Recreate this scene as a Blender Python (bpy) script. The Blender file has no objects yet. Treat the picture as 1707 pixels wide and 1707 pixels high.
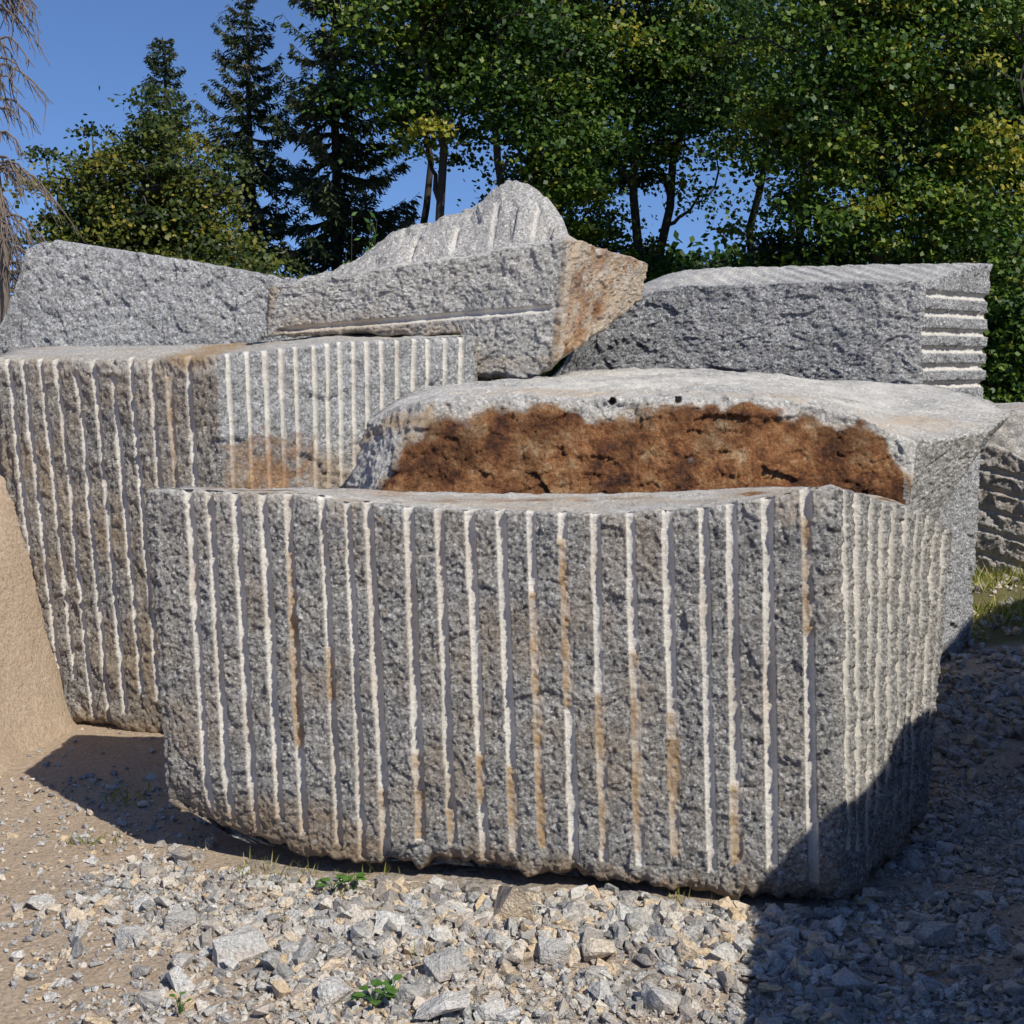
import bpy, math, random
import numpy as np
from mathutils import Vector

# ------------------------------------------------------------------ basics
F_PX = 2344.0; CX = 853.5; CAM_H = 1.7
PITCH = math.atan((853.5-540)/F_PX)
SIN, COS = math.sin(PITCH), math.cos(PITCH)
def slope(py):
    k = (853.5-py)/F_PX
    return (k*COS-SIN)/(COS+k*SIN), (COS+k*SIN)
def zy(py, Y): return CAM_H + slope(py)[0]*Y
def gp(px, py):
    s, d = slope(py); Y = -CAM_H/s
    return (px-CX)/F_PX*Y/d, Y
scene = bpy.context.scene
coll = scene.collection
SUN_AZ = np.array([0.64,-0.7684]); SUN_EL = math.radians(46)

def h3(ix,iy,iz,seed):
    with np.errstate(over='ignore'):
        h = (ix.astype(np.int64)*374761393 + iy.astype(np.int64)*668265263 + iz.astype(np.int64)*1274126177 + seed*974634777) & 0xFFFFFFFF
        h = ((h ^ (h>>13))*1274126177) & 0xFFFFFFFF
        h = ((h ^ (h>>16))*2246822519) & 0xFFFFFFFF
        h = h ^ (h>>15)
    return (h & 0xFFFFFF)/float(0xFFFFFF)
def vnoise(x,y,z,seed=0):
    x=np.asarray(x,float)+0*np.asarray(y,float)+0*np.asarray(z,float); y=np.asarray(y,float)+0*x; z=np.asarray(z,float)+0*x
    ix=np.floor(x);iy=np.floor(y);iz=np.floor(z)
    fx=x-ix;fy=y-iy;fz=z-iz
    ux=fx*fx*(3-2*fx);uy=fy*fy*(3-2*fy);uz=fz*fz*(3-2*fz)
    r=0
    for a in (0,1):
        for b in (0,1):
            for c in (0,1):
                w=(ux if a else 1-ux)*(uy if b else 1-uy)*(uz if c else 1-uz)
                r=r+w*h3(ix+a,iy+b,iz+c,seed)
    return r*2-1
def fbm(x,y,z,scale,octv=3,seed=0,gain=.5):
    r=0;a=1;s=scale;t=0
    for o in range(octv):
        r=r+a*vnoise(np.asarray(x)*s,np.asarray(y)*s,np.asarray(z)*s,seed+o*17); t+=a; a*=gain; s*=2.03
    return r/t
def facet2(u,v,scale,seed):
    U=u*scale;V=v*scale
    iu=np.floor(U);iv=np.floor(V)
    best=np.full(U.shape,1e9);val=np.zeros(U.shape)
    for a in (-1,0,1):
        for b in (-1,0,1):
            cu=iu+a;cv=iv+b;z=np.zeros_like(cu)
            pu=cu+h3(cu,cv,z,seed);pv=cv+h3(cu,cv,z+1,seed)
            du=U-pu;dv=V-pv;d=du*du+dv*dv
            g1=h3(cu,cv,z+2,seed)*2-1;g2=h3(cu,cv,z+3,seed)*2-1;o=h3(cu,cv,z+4,seed)*2-1
            pl=g1*du+g2*dv+.45*o
            m=d<best
            best=np.where(m,d,best);val=np.where(m,pl,val)
    return val
def sstep(a,b,x):
    t=np.clip((np.asarray(x,float)-a)/(b-a),0,1); return t*t*(3-2*t)

def mk(name,V,Q=None,T=None,smooth=True,mat=None,attrs=None,loc=None):
    V=np.asarray(V,np.float32)
    if loc is None: loc=(0,0,0)
    V=V-np.array(loc,np.float32)
    me=bpy.data.meshes.new(name)
    parts=[];starts=[];tot=[];off=0
    for A in (Q,T):
        if A is None or len(A)==0: continue
        A=np.asarray(A,np.int32); k=A.shape[1]
        parts.append(A.ravel()); starts.append(off+np.arange(len(A))*k); tot.append(np.full(len(A),k)); off+=A.size
    L=np.concatenate(parts).astype(np.int32);S=np.concatenate(starts).astype(np.int32)
    me.vertices.add(len(V));me.vertices.foreach_set('co',V.ravel())
    me.loops.add(len(L));me.loops.foreach_set('vertex_index',L)
    me.polygons.add(len(S));me.polygons.foreach_set('loop_start',S)
    try: me.polygons.foreach_set('loop_total',np.concatenate(tot).astype(np.int32))
    except Exception: pass
    me.polygons.foreach_set('use_smooth',np.full(len(S),smooth,bool))
    me.update(calc_edges=True)
    if attrs:
        for k,v in attrs.items():
            a=me.attributes.new(k,'FLOAT','POINT'); a.data.foreach_set('value',np.asarray(v,np.float32))
    me.validate()
    ob=bpy.data.objects.new(name,me); ob.location=loc; coll.objects.link(ob)
    if mat: me.materials.append(mat)
    return ob
def tag(ob,label,cat,group=None):
    ob["label"]=label;ob["category"]=cat
    if group: ob["group"]=group

# ------------------------------------------------------------------ materials
class NT:
    def __init__(s,name):
        s.m=bpy.data.materials.new(name);s.m.use_nodes=True;s.t=s.m.node_tree;s.t.nodes.clear()
        s.out=s.n('ShaderNodeOutputMaterial')
    def n(s,typ,**k):
        nd=s.t.nodes.new(typ)
        for a,b in k.items(): setattr(nd,a,b)
        return nd
    def l(s,a,b): s.t.links.new(a,b)
    def attr(s,name): return s.n('ShaderNodeAttribute',attribute_name=name).outputs['Fac']
    def noise(s,vec,scale,detail=4,rough=.5):
        nd=s.n('ShaderNodeTexNoise');nd.inputs['Scale'].default_value=scale;nd.inputs['Detail'].default_value=detail;nd.inputs['Roughness'].default_value=rough
        s.l(vec,nd.inputs['Vector']);return nd.outputs['Fac']
    def ramp(s,fac,stops):
        r=s.n('ShaderNodeValToRGB');e=r.color_ramp.elements
        while len(e)<len(stops): e.new(.5)
        for i,(p,c) in enumerate(stops):
            e[i].position=p; e[i].color=(c,c,c,1) if not isinstance(c,tuple) else (*c,1)
        s.l(fac,r.inputs[0]);return r.outputs[0]
    def mix(s,f,a,b,mode='MIX'):
        x=s.n('ShaderNodeMix',data_type='RGBA',blend_type=mode)
        for v,i in ((f,0),(a,6),(b,7)):
            if isinstance(v,(int,float)): x.inputs[i].default_value=v
            elif isinstance(v,tuple): x.inputs[i].default_value=(*v,1)
            else: s.l(v,x.inputs[i])
        return x.outputs[2]
    def math(s,op,a,b=0.0):
        x=s.n('ShaderNodeMath',operation=op)
        for v,i in ((a,0),(b,1)):
            if isinstance(v,(int,float)): x.inputs[i].default_value=v
            else: s.l(v,x.inputs[i])
        return x.outputs[0]
def granite(name,tint=(1,1,1),level=1.0,warm=.25,bump=.03):
    N=NT(name);tc=N.n('ShaderNodeTexCoord').outputs['Object']
    big=N.noise(tc,3.5,5,.65);mid=N.noise(tc,18,4,.65);fine=N.noise(tc,105,3,.75)
    vor=N.n('ShaderNodeTexVoronoi');vor.inputs['Scale'].default_value=125;N.l(tc,vor.inputs['Vector'])
    sep=N.n('ShaderNodeSeparateColor');N.l(vor.outputs['Color'],sep.inputs[0])
    g=N.ramp(fine,[(.34,.07*level),(.45,.28*level),(.56,.46*level),(.66,.70*level)])
    cry=N.ramp(sep.outputs[0],[(.0,.04*level),(.20,.20*level),(.5,.42*level),(.85,.60*level),(1.,.98*level)])
    g=N.mix(.58,g,cry)
    g=N.mix(1.0,g,N.ramp(mid,[(.3,.76),(.5,1.0),(.7,1.18)]),'MULTIPLY')
    g=N.mix(1.0,g,N.ramp(big,[(.3,.82),(.7,1.13)]),'MULTIPLY')
    g=N.mix(1.0,g,tint,'MULTIPLY')
    cool=N.attr('cool')
    wf=N.math('MULTIPLY',N.math('MULTIPLY',N.ramp(big,[(.46,0.0),(.66,1.0)]),warm),N.math('SUBTRACT',1.0,cool))
    g=N.mix(wf,g,N.mix(.55,g,(.46,.33,.19)))
    g=N.mix(cool,g,N.mix(1.0,g,(1.08,1.15,1.27),'MULTIPLY'))
    pm=N.math('MULTIPLY',N.attr('pale'),N.ramp(mid,[(.25,.75),(.5,1.0)]))
    palec=N.mix(N.math('ADD',N.math('MULTIPLY',fine,.6),N.math('MULTIPLY',mid,.4)),(.43,.39,.33),(.96,.91,.82))
    c=N.mix(pm,g,palec)
    dirtc=N.mix(fine,(.27,.17,.09),(.56,.40,.235))
    dm=N.math('MULTIPLY',N.attr('dirt'),N.ramp(mid,[(.32,.3),(.52,1.0)]))
    c=N.mix(dm,c,dirtc)
    rn=N.noise(tc,9,6,.7)
    rustc=N.ramp(rn,[(.30,(.045,.022,.015)),(.40,(.14,.056,.026)),(.49,(.28,.12,.046)),(.57,(.38,.20,.09)),(.66,(.52,.36,.21)),(.76,(.60,.50,.38))])
    rustc=N.mix(1.0,rustc,N.ramp(big,[(.36,.6),(.5,1.0),(.62,1.3)]),'MULTIPLY')
    rustc=N.mix(1.0,rustc,N.ramp(fine,[(.3,.55),(.7,1.35)]),'MULTIPLY')
    rm=N.ramp(N.math('ADD',N.attr('rust'),N.math('MULTIPLY',N.math('SUBTRACT',mid,.5),.9)),[(.30,0.0),(.65,1.0)])
    c=N.mix(rm,c,rustc)
    b=N.n('ShaderNodeBsdfPrincipled');b.inputs['Roughness'].default_value=.85
    b.inputs['Specular IOR Level'].default_value=.3
    N.l(c,b.inputs['Base Color'])
    hgt=N.noise(tc,70,5,.75)
    bs=N.math('SUBTRACT',1.0,N.math('MULTIPLY',N.attr('pale'),.5))
    bm=N.n('ShaderNodeBump');bm.inputs['Distance'].default_value=bump;N.l(bs,bm.inputs['Strength']);N.l(hgt,bm.inputs['Height'])
    N.l(bm.outputs[0],b.inputs['Normal']);N.l(b.outputs[0],N.out.inputs[0])
    return N.m
M_FRONT=granite('granite_grey',(1.0,.965,.91),1.12,.36,.030)
M_BLUE=granite('granite_bluish',(.98,.985,1.0),1.18,.10,.026)
M_DARK=granite('granite_dark',(.985,.98,.985),1.18,.10,.028)
M_PALE=granite('granite_pale',(1.0,.97,.92),1.25,.24,.026)
M_BROWN=granite('granite_weathered',(1.0,.945,.86),1.02,.62,.028)
def leafmat(name,stops,trans=.3):
    N=NT(name);c=N.ramp(N.attr('tint'),stops)
    d=N.n('ShaderNodeBsdfPrincipled');d.inputs['Roughness'].default_value=.5;d.inputs['Specular IOR Level'].default_value=.35;N.l(c,d.inputs['Base Color'])
    t=N.n('ShaderNodeBsdfTranslucent');N.l(N.mix(1.0,c,(1.3,1.4,.5),'MULTIPLY'),t.inputs[0])
    x=N.n('ShaderNodeMixShader');x.inputs[0].default_value=trans;N.l(d.outputs[0],x.inputs[1]);N.l(t.outputs[0],x.inputs[2])
    N.l(x.outputs[0],N.out.inputs[0]);return N.m
L_MAPLE=leafmat('maple_leaves',[(0,(.008,.026,.005)),(.35,(.030,.075,.009)),(.65,(.105,.170,.018)),(1,(.34,.28,.035))],.25)
L_YEL=leafmat('yellowing_leaves',[(0,(.016,.032,.008)),(.4,(.05,.075,.011)),(.8,(.16,.16,.020)),(1,(.34,.23,.035))],.25)
L_SPR=leafmat('spruce_needles',[(0,(.012,.026,.011)),(.5,(.036,.056,.019)),(.85,(.09,.095,.032)),(1,(.17,.12,.05))],.12)
L_GRASS=leafmat('grass_blades',[(0,(.10,.14,.02)),(.5,(.26,.27,.05)),(1,(.58,.48,.20))],.25)
L_WEED=leafmat('weed_leaves',[(0,(.05,.13,.02)),(1,(.13,.24,.05))],.25)
def barkmat(name,a,b):
    N=NT(name);tc=N.n('ShaderNodeTexCoord').outputs['Object'];n=N.noise(tc,9,5,.7)
    p=N.n('ShaderNodeBsdfPrincipled');p.inputs['Roughness'].default_value=.9;N.l(N.mix(n,a,b),p.inputs['Base Color'])
    N.l(p.outputs[0],N.out.inputs[0]);return N.m
BARK=barkmat('bark',(.016,.013,.010),(.06,.05,.04))
BARKD=barkmat('dead_bark',(.10,.075,.055),(.24,.19,.155))
def soil():
    N=NT('sandy_gravel_ground');tc=N.n('ShaderNodeTexCoord').outputs['Object']
    n=N.noise(tc,4,6,.7);f=N.noise(tc,80,3,.75)
    sand=N.mix(n,(.43,.31,.21),(.67,.53,.39));sand=N.mix(1.0,sand,N.ramp(f,[(.3,.68),(.5,1.0),(.7,1.22)]),'MULTIPLY')
    v=N.n('ShaderNodeTexVoronoi');v.inputs['Scale'].default_value=60;N.l(tc,v.inputs['Vector'])
    s=N.n('ShaderNodeSeparateColor');N.l(v.outputs['Color'],s.inputs[0])
    gr=N.ramp(s.outputs[0],[(0,(.20,.18,.16)),(.35,(.37,.34,.31)),(.7,(.48,.45,.40)),(1,(.60,.57,.51))])
    gr=N.mix(1.0,gr,N.ramp(f,[(.3,.7),(.7,1.2)]),'MULTIPLY')
    gr=N.mix(N.ramp(n,[(.38,0.0),(.55,.85)]),gr,sand)
    c=N.mix(N.attr('gravel'),sand,gr)
    gs=N.mix(n,(.09,.09,.03),(.30,.26,.12))
    c=N.mix(N.attr('grass'),c,gs)
    p=N.n('ShaderNodeBsdfPrincipled');p.inputs['Roughness'].default_value=.95;p.inputs['Specular IOR Level'].default_value=.15;N.l(c,p.inputs['Base Color'])
    bm=N.n('ShaderNodeBump');bm.inputs['Distance'].default_value=.03;bm.inputs['Strength'].default_value=.9;N.l(N.noise(tc,40,6,.75),bm.inputs['Height']);N.l(bm.outputs[0],p.inputs['Normal'])
    N.l(p.outputs[0],N.out.inputs[0]);return N.m
M_SOIL=soil()
def rubble():
    N=NT('rubble_stone');tc=N.n('ShaderNodeTexCoord').outputs['Object']
    base=N.ramp(N.attr('tint'),[(0,(.22,.215,.21)),(.35,(.36,.35,.33)),(.74,(.57,.55,.51)),(.88,(.58,.48,.36)),(1,(.56,.42,.26))])
    c=N.mix(1.0,base,N.ramp(N.noise(tc,110,3,.75),[(.3,.5),(.5,1.0),(.7,1.35)]),'MULTIPLY')
    c=N.mix(N.ramp(N.noise(tc,6,4,.7),[(.44,0.0),(.66,.5)]),c,(.56,.44,.32))
    p=N.n('ShaderNodeBsdfPrincipled');p.inputs['Roughness'].default_value=.9;p.inputs['Specular IOR Level'].default_value=.2;N.l(c,p.inputs['Base Color'])
    bm=N.n('ShaderNodeBump');bm.inputs['Distance'].default_value=.012;N.l(N.noise(tc,80,3,.7),bm.inputs['Height']);N.l(bm.outputs[0],p.inputs['Normal'])
    N.l(p.outputs[0],N.out.inputs[0]);return N.m
M_RUB=rubble()

# ------------------------------------------------------------------ granite block builder
def qpx(px,V0,V1,k=.995):
    m=(px-CX)/F_PX/k;dx=V1[0]-V0[0];dy=V1[1]-V0[1]
    f=(m*V0[1]-V0[0])/(dx-m*dy);return f*math.hypot(dx,dy)
def block(name,label,top,bot,steps,ztop,zbot,dt,mat,seed,grooves=(),hgrooves=(),holes=(),amp=.4,fine=1.0,topamp=.5,cr=.03,er=.012,eb=.05,
          nring=34,gamma=1.0,maskfn=None,dispfn=None,palebase=0.0,depthk=.85,jag=.012,basedirt=.8,coolseg=None,hpale=.85):
    top=[np.array(p,float) for p in top];bot=[np.array(p,float) for p in bot];n=len(top)
    T=[];B=[];seg=[];q=[]
    def dirs(P,i):
        d=P[(i+1)%n]-P[i];L=np.linalg.norm(d);return d/L,L
    for i in range(n):
        dT,LT=dirs(top,i);dB,LB=dirs(bot,i)
        r=min(cr,LT*.3)
        cnt=max(3,int((LT-2*r)/steps[i]))
        for k in range(cnt):
            f=k/cnt
            T.append(top[i]+dT*(r+(LT-2*r)*f));B.append(bot[i]+dB*(r+(LB-2*r)*f));seg.append(i);q.append(r+(LT-2*r)*f)
        j=(i+1)%n;dT2,LT2=dirs(top,j);dB2,LB2=dirs(bot,j);r2=min(cr,LT2*.3)
        st=min(steps[i],steps[j]);cc=max(3,int(1.6*r/st))
        for k in range(cc):
            t=k/cc
            f0,f1,f2=(1-t)**2,2*t*(1-t),t*t
            T.append(f0*(top[j]-dT*r)+f1*top[j]+f2*(top[j]+dT2*r2))
            B.append(f0*(bot[j]-dB*r)+f1*bot[j]+f2*(bot[j]+dB2*r2))
            if t<.5: seg.append(i);q.append(float(np.dot(T[-1]-top[i],dT)))
            else: seg.append(j);q.append(float(np.dot(T[-1]-top[j],dT2)))
    T=np.array(T);B=np.array(B);seg=np.array(seg);q=np.array(q);ns=len(T)
    arc=np.concatenate([[0],np.cumsum(np.linalg.norm(np.diff(T,axis=0),axis=1))])
    tg=np.roll(T,-2,axis=0)-np.roll(T,2,axis=0);tg/=np.linalg.norm(tg,axis=1)[:,None]+1e-9
    nrm=np.stack([tg[:,1],-tg[:,0]],1)
    def topz(x,y): return ztop(x,y)+topamp*(.012*facet2(x,y,9,seed+5)+.008*facet2(x,y,26,seed+6)+.010*vnoise(x*6,y*6,0*x,seed))
    zt=topz(T[:,0],T[:,1]);zb=zbot(B[:,0],B[:,1])+jag*(vnoise(arc*14,0,0,seed+3)+.7*vnoise(arc*41,0,0,seed+4))
    H=float(np.max(zt-zb));nt=max(12,int(H/dt))
    t=np.linspace(0,1,nt+1)[None,:]
    z=zb[:,None]+(zt-zb)[:,None]*t
    tt=t**gamma
    X=B[:,0:1]*(1-tt)+T[:,0:1]*tt;Y=B[:,1:2]*(1-tt)+T[:,1:2]*tt
    A2=np.repeat(arc[:,None],nt+1,1);Q2=np.repeat(q[:,None],nt+1,1);S2=np.repeat(seg[:,None],nt+1,1)
    wz=A2+.02*vnoise(A2*9,z*9,0,seed+40);wv=z+.02*vnoise(A2*9,z*9,5,seed+41)
    base_rough=amp*(.022*facet2(wz,wv,5.5,seed)+.014*facet2(wz,wv,13,seed+1)+.010*vnoise(A2*4,z*4,0,seed+7))
    fr_=fine*(.0055*facet2(wz,wv,27,seed+2)+.0052*facet2(wz,wv,62,seed+22)+.0028*vnoise(A2*110,z*110,0,seed+8)+.002*vnoise(A2*16,z*16,0,seed+28))
    if dispfn is not None: base_rough=base_rough+dispfn(S2,Q2,z,X,Y)
    rough=base_rough+fr_
    pale=np.zeros_like(z)+palebase;dirt=np.zeros_like(z)
    disp=rough.copy()
    rg=random.Random(seed)
    for g in grooves:
        s_,q0,rr,z0,z1=g[:5];dr=g[5] if len(g)>5 else None
        ph=rg.random()*50;lean=rg.uniform(-.006,.006)
        c=q0+.0012*vnoise(z*3+ph,0*z,0*z,seed)+lean*(z-.6)
        r=rr*(1+.13*vnoise(z*5+ph,0*z+3,0*z,seed)+.05*vnoise(z*24+ph,0*z+3,0*z,seed))
        d=Q2-c
        sh=.002*vnoise(z*8+ph,0*z,0*z,seed+5)
        m=(S2==s_)&(np.abs(d)<r)&(z>z0+.01*vnoise(z*40,Q2*40,0,seed))&(z<z1)
        cyl=base_rough*.5-(.003+sh+depthk*np.sqrt(np.clip(r*r-d*d,0,None)))-.001*vnoise(A2*90,z*90,0,seed+9)
        wsh=np.clip(.28*vnoise(z*6+ph,0*z,0*z,seed+6)+.02,0,.4)
        dirt=np.where(m,np.maximum(dirt,wsh),dirt)
        if dr:
            dd=sstep(dr[0]-.015,dr[0]+.015,z)*(1-sstep(dr[1]-.015,dr[1]+.015,z))*(.9+.5*vnoise(z*18+ph,0,0,seed))
            dd=np.clip(dd,0,1)
            cyl=cyl*(1-.45*dd)+.004*vnoise(A2*90,z*90,0,seed)*dd
            dirt=np.where(m,np.maximum(dirt,dd*(1-.4*(d>r*.2)*(vnoise(z*12,ph,0,3)>0))),dirt)
        disp=np.where(m,np.minimum(disp+.001,cyl),disp)
        pale=np.where(m,np.maximum(pale,.90+.1*vnoise(z*9+ph,0,0,seed)),pale)
    for (s_,zf,rr,qa,qb) in hgrooves:
        zc=zf(Q2);d=z-zc-.001*vnoise(Q2*8,0*z,0*z,seed+70)
        m=(S2==s_)&(np.abs(d)<rr)&(Q2>qa)&(Q2<qb)
        cyl=base_rough*.6-(.003+1.05*np.sqrt(np.clip(rr*rr-d*d,0,None)))
        disp=np.where(m,np.minimum(disp+.002,cyl),disp);pale=np.where(m,hpale,pale)
    for (s_,qh,zh,rh) in holes:
        d=np.hypot(Q2-qh,z-zh)
        m=(S2==s_)&(d<rh);disp=np.where(m,-.09,disp)
    en=1+.8*vnoise(A2*22,0*z,0*z,seed+11)+.5*vnoise(A2*60,0*z,0*z,seed+12)
    R=er*np.clip(en,.2,3)
    e=np.clip((zt[:,None]-z)/R,0,1);disp=disp-R*(1-np.sqrt(np.clip(1-(1-e)**2,0,1)))
    R=eb*np.clip(1+.6*vnoise(A2*7,0*z,0*z,seed+13)+.5*vnoise(A2*23,0*z,0*z,seed+14),.3,2.2)
    e=np.clip((z-zb[:,None])/R,0,1);disp=disp-R*(1-np.sqrt(np.clip(1-(1-e)**2,0,1)))
    X=X+nrm[:,0:1]*disp;Y=Y+nrm[:,1:2]*disp
    dirt=np.maximum(dirt,basedirt*(1-sstep(.01,.12+.08*vnoise(A2*6,0,0,seed)+.04*vnoise(A2*25,z*25,0,seed),z-zb[:,None])))
    wall=np.stack([X,Y,z],2).reshape(-1,3)
    W=nt+1
    idx=(np.arange(ns)*W)[:,None]+np.arange(nt)[None,:]
    nx=((np.arange(ns)+1)%ns*W)[:,None]+np.arange(nt)[None,:]
    Q=[np.stack([idx,nx,nx+1,idx+1],2).reshape(-1,4)]
    base=len(wall)
    cen=np.array([sum(p[0] for p in top)/n,sum(p[1] for p in top)/n])
    f=np.linspace(0,1,nring+1)[:-1];f=.07+.93*f**1.25
    prev=np.arange(ns)*W+nt
    capV=[]
    for fk in f:
        p=T*(1-fk)+cen*fk;zz=topz(p[:,0],p[:,1]);capV.append(np.column_stack([p,zz]))
        cur=base+np.arange(ns);
        Q.append(np.stack([prev,np.roll(prev,-1),np.roll(cur,-1),cur],1));prev=cur;base+=ns
    capV.append(np.array([[cen[0],cen[1],float(topz(np.array([cen[0]]),np.array([cen[1]]))[0])]]))
    T3=[np.stack([prev,np.roll(prev,-1),np.full(ns,base)],1)];base+=1
    cb=np.array([sum(p[0] for p in bot)/n,sum(p[1] for p in bot)/n])
    prev=np.arange(ns)*W
    for fk in (.12,.5):
        p=B*(1-fk)+cb*fk;zz=zbot(p[:,0],p[:,1])+0*p[:,0];capV.append(np.column_stack([p,zz]))
        cur=base+np.arange(ns);Q.append(np.stack([prev,cur,np.roll(cur,-1),np.roll(prev,-1)],1));prev=cur;base+=ns
    capV.append(np.array([[cb[0],cb[1],float((zbot(np.array([cb[0]]),np.array([cb[1]]))+np.zeros(1))[0])]]))
    T3.append(np.stack([prev,np.full(ns,base),np.roll(prev,-1)],1));base+=1
    cap=np.concatenate(capV);V=np.concatenate([wall,cap])
    segA=np.concatenate([S2.ravel(),np.full(len(cap),-1)]);qA=np.concatenate([Q2.ravel(),np.zeros(len(cap))])
    pale=np.concatenate([pale.ravel(),np.full(len(cap),palebase)]);dirt=np.concatenate([dirt.ravel(),np.zeros(len(cap))]);rust=np.zeros(len(V))
    cool=(segA==coolseg).astype(float) if coolseg is not None else np.zeros(len(V))
    if maskfn: 
        pale,dirt,rust=maskfn(segA,qA,V,pale,dirt,rust)
    c0=(float(cb[0]),float(cb[1]),float(V[:,2].min()))
    ob=mk(name,V,np.concatenate(Q),np.concatenate(T3),True,mat,dict(pale=np.clip(pale,0,1),dirt=np.clip(dirt,0,1),rust=np.clip(rust,0,1),cool=cool),loc=c0)
    tag(ob,label,"stone block","quarried granite blocks")
    return ob

# ---- A : front block with drilled grooves
FL=(-1.131,4.35);FR=(.915,3.95);RB=(1.445,4.57)
A_top=[FL,FR,RB,(1.36,4.74),(-1.14,4.90)]
A_bot=[(-1.10,4.36),(.965,3.93),(1.39,4.54),(1.28,4.72),(-1.02,4.88)]
pxs=[313,348,392,437,478,537,578,615,678,730,783,835,883,937,990,1050,1112,1173,1218,1278,1345]
dr={478:(920,1250),537:(1080,1170),883:(990,1420),937:(900,1180),990:(1160,1420),1050:(1090,1420),1112:(1190,1450),1345:(860,1060),730:(1290,1420),678:(1260,1400),783:(1260,1340),835:(1280,1420),1218:(1310,1450),615:(1320,1400)}
rg=random.Random(4)
GA=[]
for p in pxs:
    qq=qpx(p,FL,FR);Yp=4.35-.195*qq
    d=dr.get(p)
    dd=(zy(d[1],Yp),zy(d[0],Yp)) if d else None
    zb0=.08+.20*max(0,(480-p)/230.)+rg.uniform(-.05,.04)
    GA.append((0,qq,rg.uniform(.0140,.0170),zb0 if p>400 else zb0-.06,9,dd))
for k in range(10):
    GA.append((1,.06+k*.077+rg.uniform(-.006,.006),.0185,rg.uniform(.05,.3),9))
ax=[-1.13,-.69,-.46,-.2,.256,.6,.77,.9,1.0,1.25,1.38,1.46]
af=[1.19,1.185,1.165,1.15,1.145,1.18,1.215,1.245,1.235,1.185,1.12,1.03]
ab=[1.135,1.135,1.125,1.12,1.12,1.135,1.145,1.15,1.15,1.12,1.07,1.0]
def zA(x,y):
    yf=4.35-.1955*(x+1.13);k=np.clip((y-yf)/.55,0,1)
    return np.interp(x,ax,af)*(1-k)+np.interp(x,ax,ab)*k
def zbA(x,y): return np.interp(x,[-1.15,-1.08,-.85,-.5,0,.7,1.0,1.4],[.21,.11,.04,.025,.02,.008,.0,.05])
def maskA(s,q,V,p,d,r):
    cap=(s==-1)&(V[:,2]>.8)
    n=fbm(V[:,0],V[:,1],V[:,2],5,3,9)
    d=np.where(cap,np.clip(.25+n*1.0,0,.7),d);p=np.where(cap,.6,p)
    r=np.where(cap&(V[:,1]>4.45),np.clip(.2+n*.8,0,.7),r)
    tp=(s==0)&(V[:,2]>1.1);p=np.where(tp,np.maximum(p,.45*sstep(1.1,1.2,V[:,2]+n*.05)),p)
    p=np.where((s==1)&(p<.5),.0,p);p=np.where((s==1)&(p>.5),1.0,p);d=np.where(s==1,d*.3,d)
    d=np.where((s==0)&(p<.5),np.maximum(d,np.clip(n*.9-.02,0,.4)),d)
    bl=(s==0)&(V[:,0]<-.4);d=np.where(bl,np.maximum(d,.8*sstep(.30,.12,V[:,2]+.12*(V[:,0]+1)+n*.1)),d)
    return p,d,r
def dispA(S,Q,z,X,Y):
    return -.09*sstep(.0,.28,.28-z)*sstep(-.6,-1.1,X)*(S==0) + .010*np.sin(Q*3)
block("granite_block","grey granite block with vertical drill grooves on rubble",A_top,A_bot,[.0034,.0040,.03,.03,.02],zA,zbA,.0052,M_FRONT,11,GA,maskfn=maskA,dispfn=dispA,er=.009,eb=.05,amp=.24,fine=.85,topamp=.5,jag=.020)

# ---- B
B0=(-2.22,6.0);B1=(-1.17,5.6);B2=(-.15,6.02)
GB=[]
for p in [14,42,70,97,128,158,190,220,252,283,314]:
    GB.append((0,qpx(p,B0,B1,1.0),.0155,rg.uniform(.0,.2) if p!=283 else .75,9 if p not in(128,190,283) else 1.50,(.95,1.5) if p==283 else None))
for p in [382,415,445,470,497,525,548,570,592,615,640,665,690,715,745,770]:
    GB.append((1,qpx(p,B1,B2,1.0),.0115,rg.uniform(.3,.9),9))
zB=lambda x,y: np.interp(x,[-2.3,-1.8,-1.2,-.8,-.1],[1.55,1.555,1.575,1.62,1.64])+.03*sstep(5.7,6.6,y)
def maskB(s,q,V,p,d,r):
    n=fbm(V[:,0],V[:,1],V[:,2],3.5,4,19)
    l=(s==0);d=np.where(l&(p<.3),np.maximum(d,np.clip(.22+n*.9,0,.6)),d)
    c=(s==-1)&(V[:,2]>1);p=np.where(c,.5,p);d=np.where(c,np.clip(.1+n,0,.7),d)
    p=np.where(l&(V[:,2]>1.5),np.maximum(p,.45),p)
    n4=fbm(V[:,0],V[:,1],V[:,2],11,4,23)
    st=np.hypot((V[:,0]+1.0)/.17,(V[:,2]-1.10)/.15)+n4*1.3;r=np.where((s==1),np.clip(.95-st*.6,0,.48),r)
    st3=np.hypot((V[:,0]+.9)/.24,(V[:,2]-1.07)/.13);d=np.where((s==1),np.maximum(d*.3,np.clip(1.4-st3+n4,0,.7)),d)
    st2=np.hypot((V[:,0]+1.3)/.1,(V[:,2]-1.58)/.06);d=np.maximum(d,np.clip(1.6-st2,0,1))
    p=np.where((s==1)&(p<.3),.18,p)
    return p,d,r
block("granite_block","long granite block with drill grooves and brown stain",[B0,B1,B2,(-.12,7.5),(-2.5,7.5)],[(-2.10,6.0),(-1.13,5.62),(-.2,6.02),(-.16,7.4),(-2.4,7.4)],
      [.0045,.0038,.03,.04,.04],zB,lambda x,y:-.03+0*x,.009,M_BROWN,23,GB,maskfn=maskB,er=.014,amp=.42,fine=.9,topamp=.5,coolseg=1)

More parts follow.
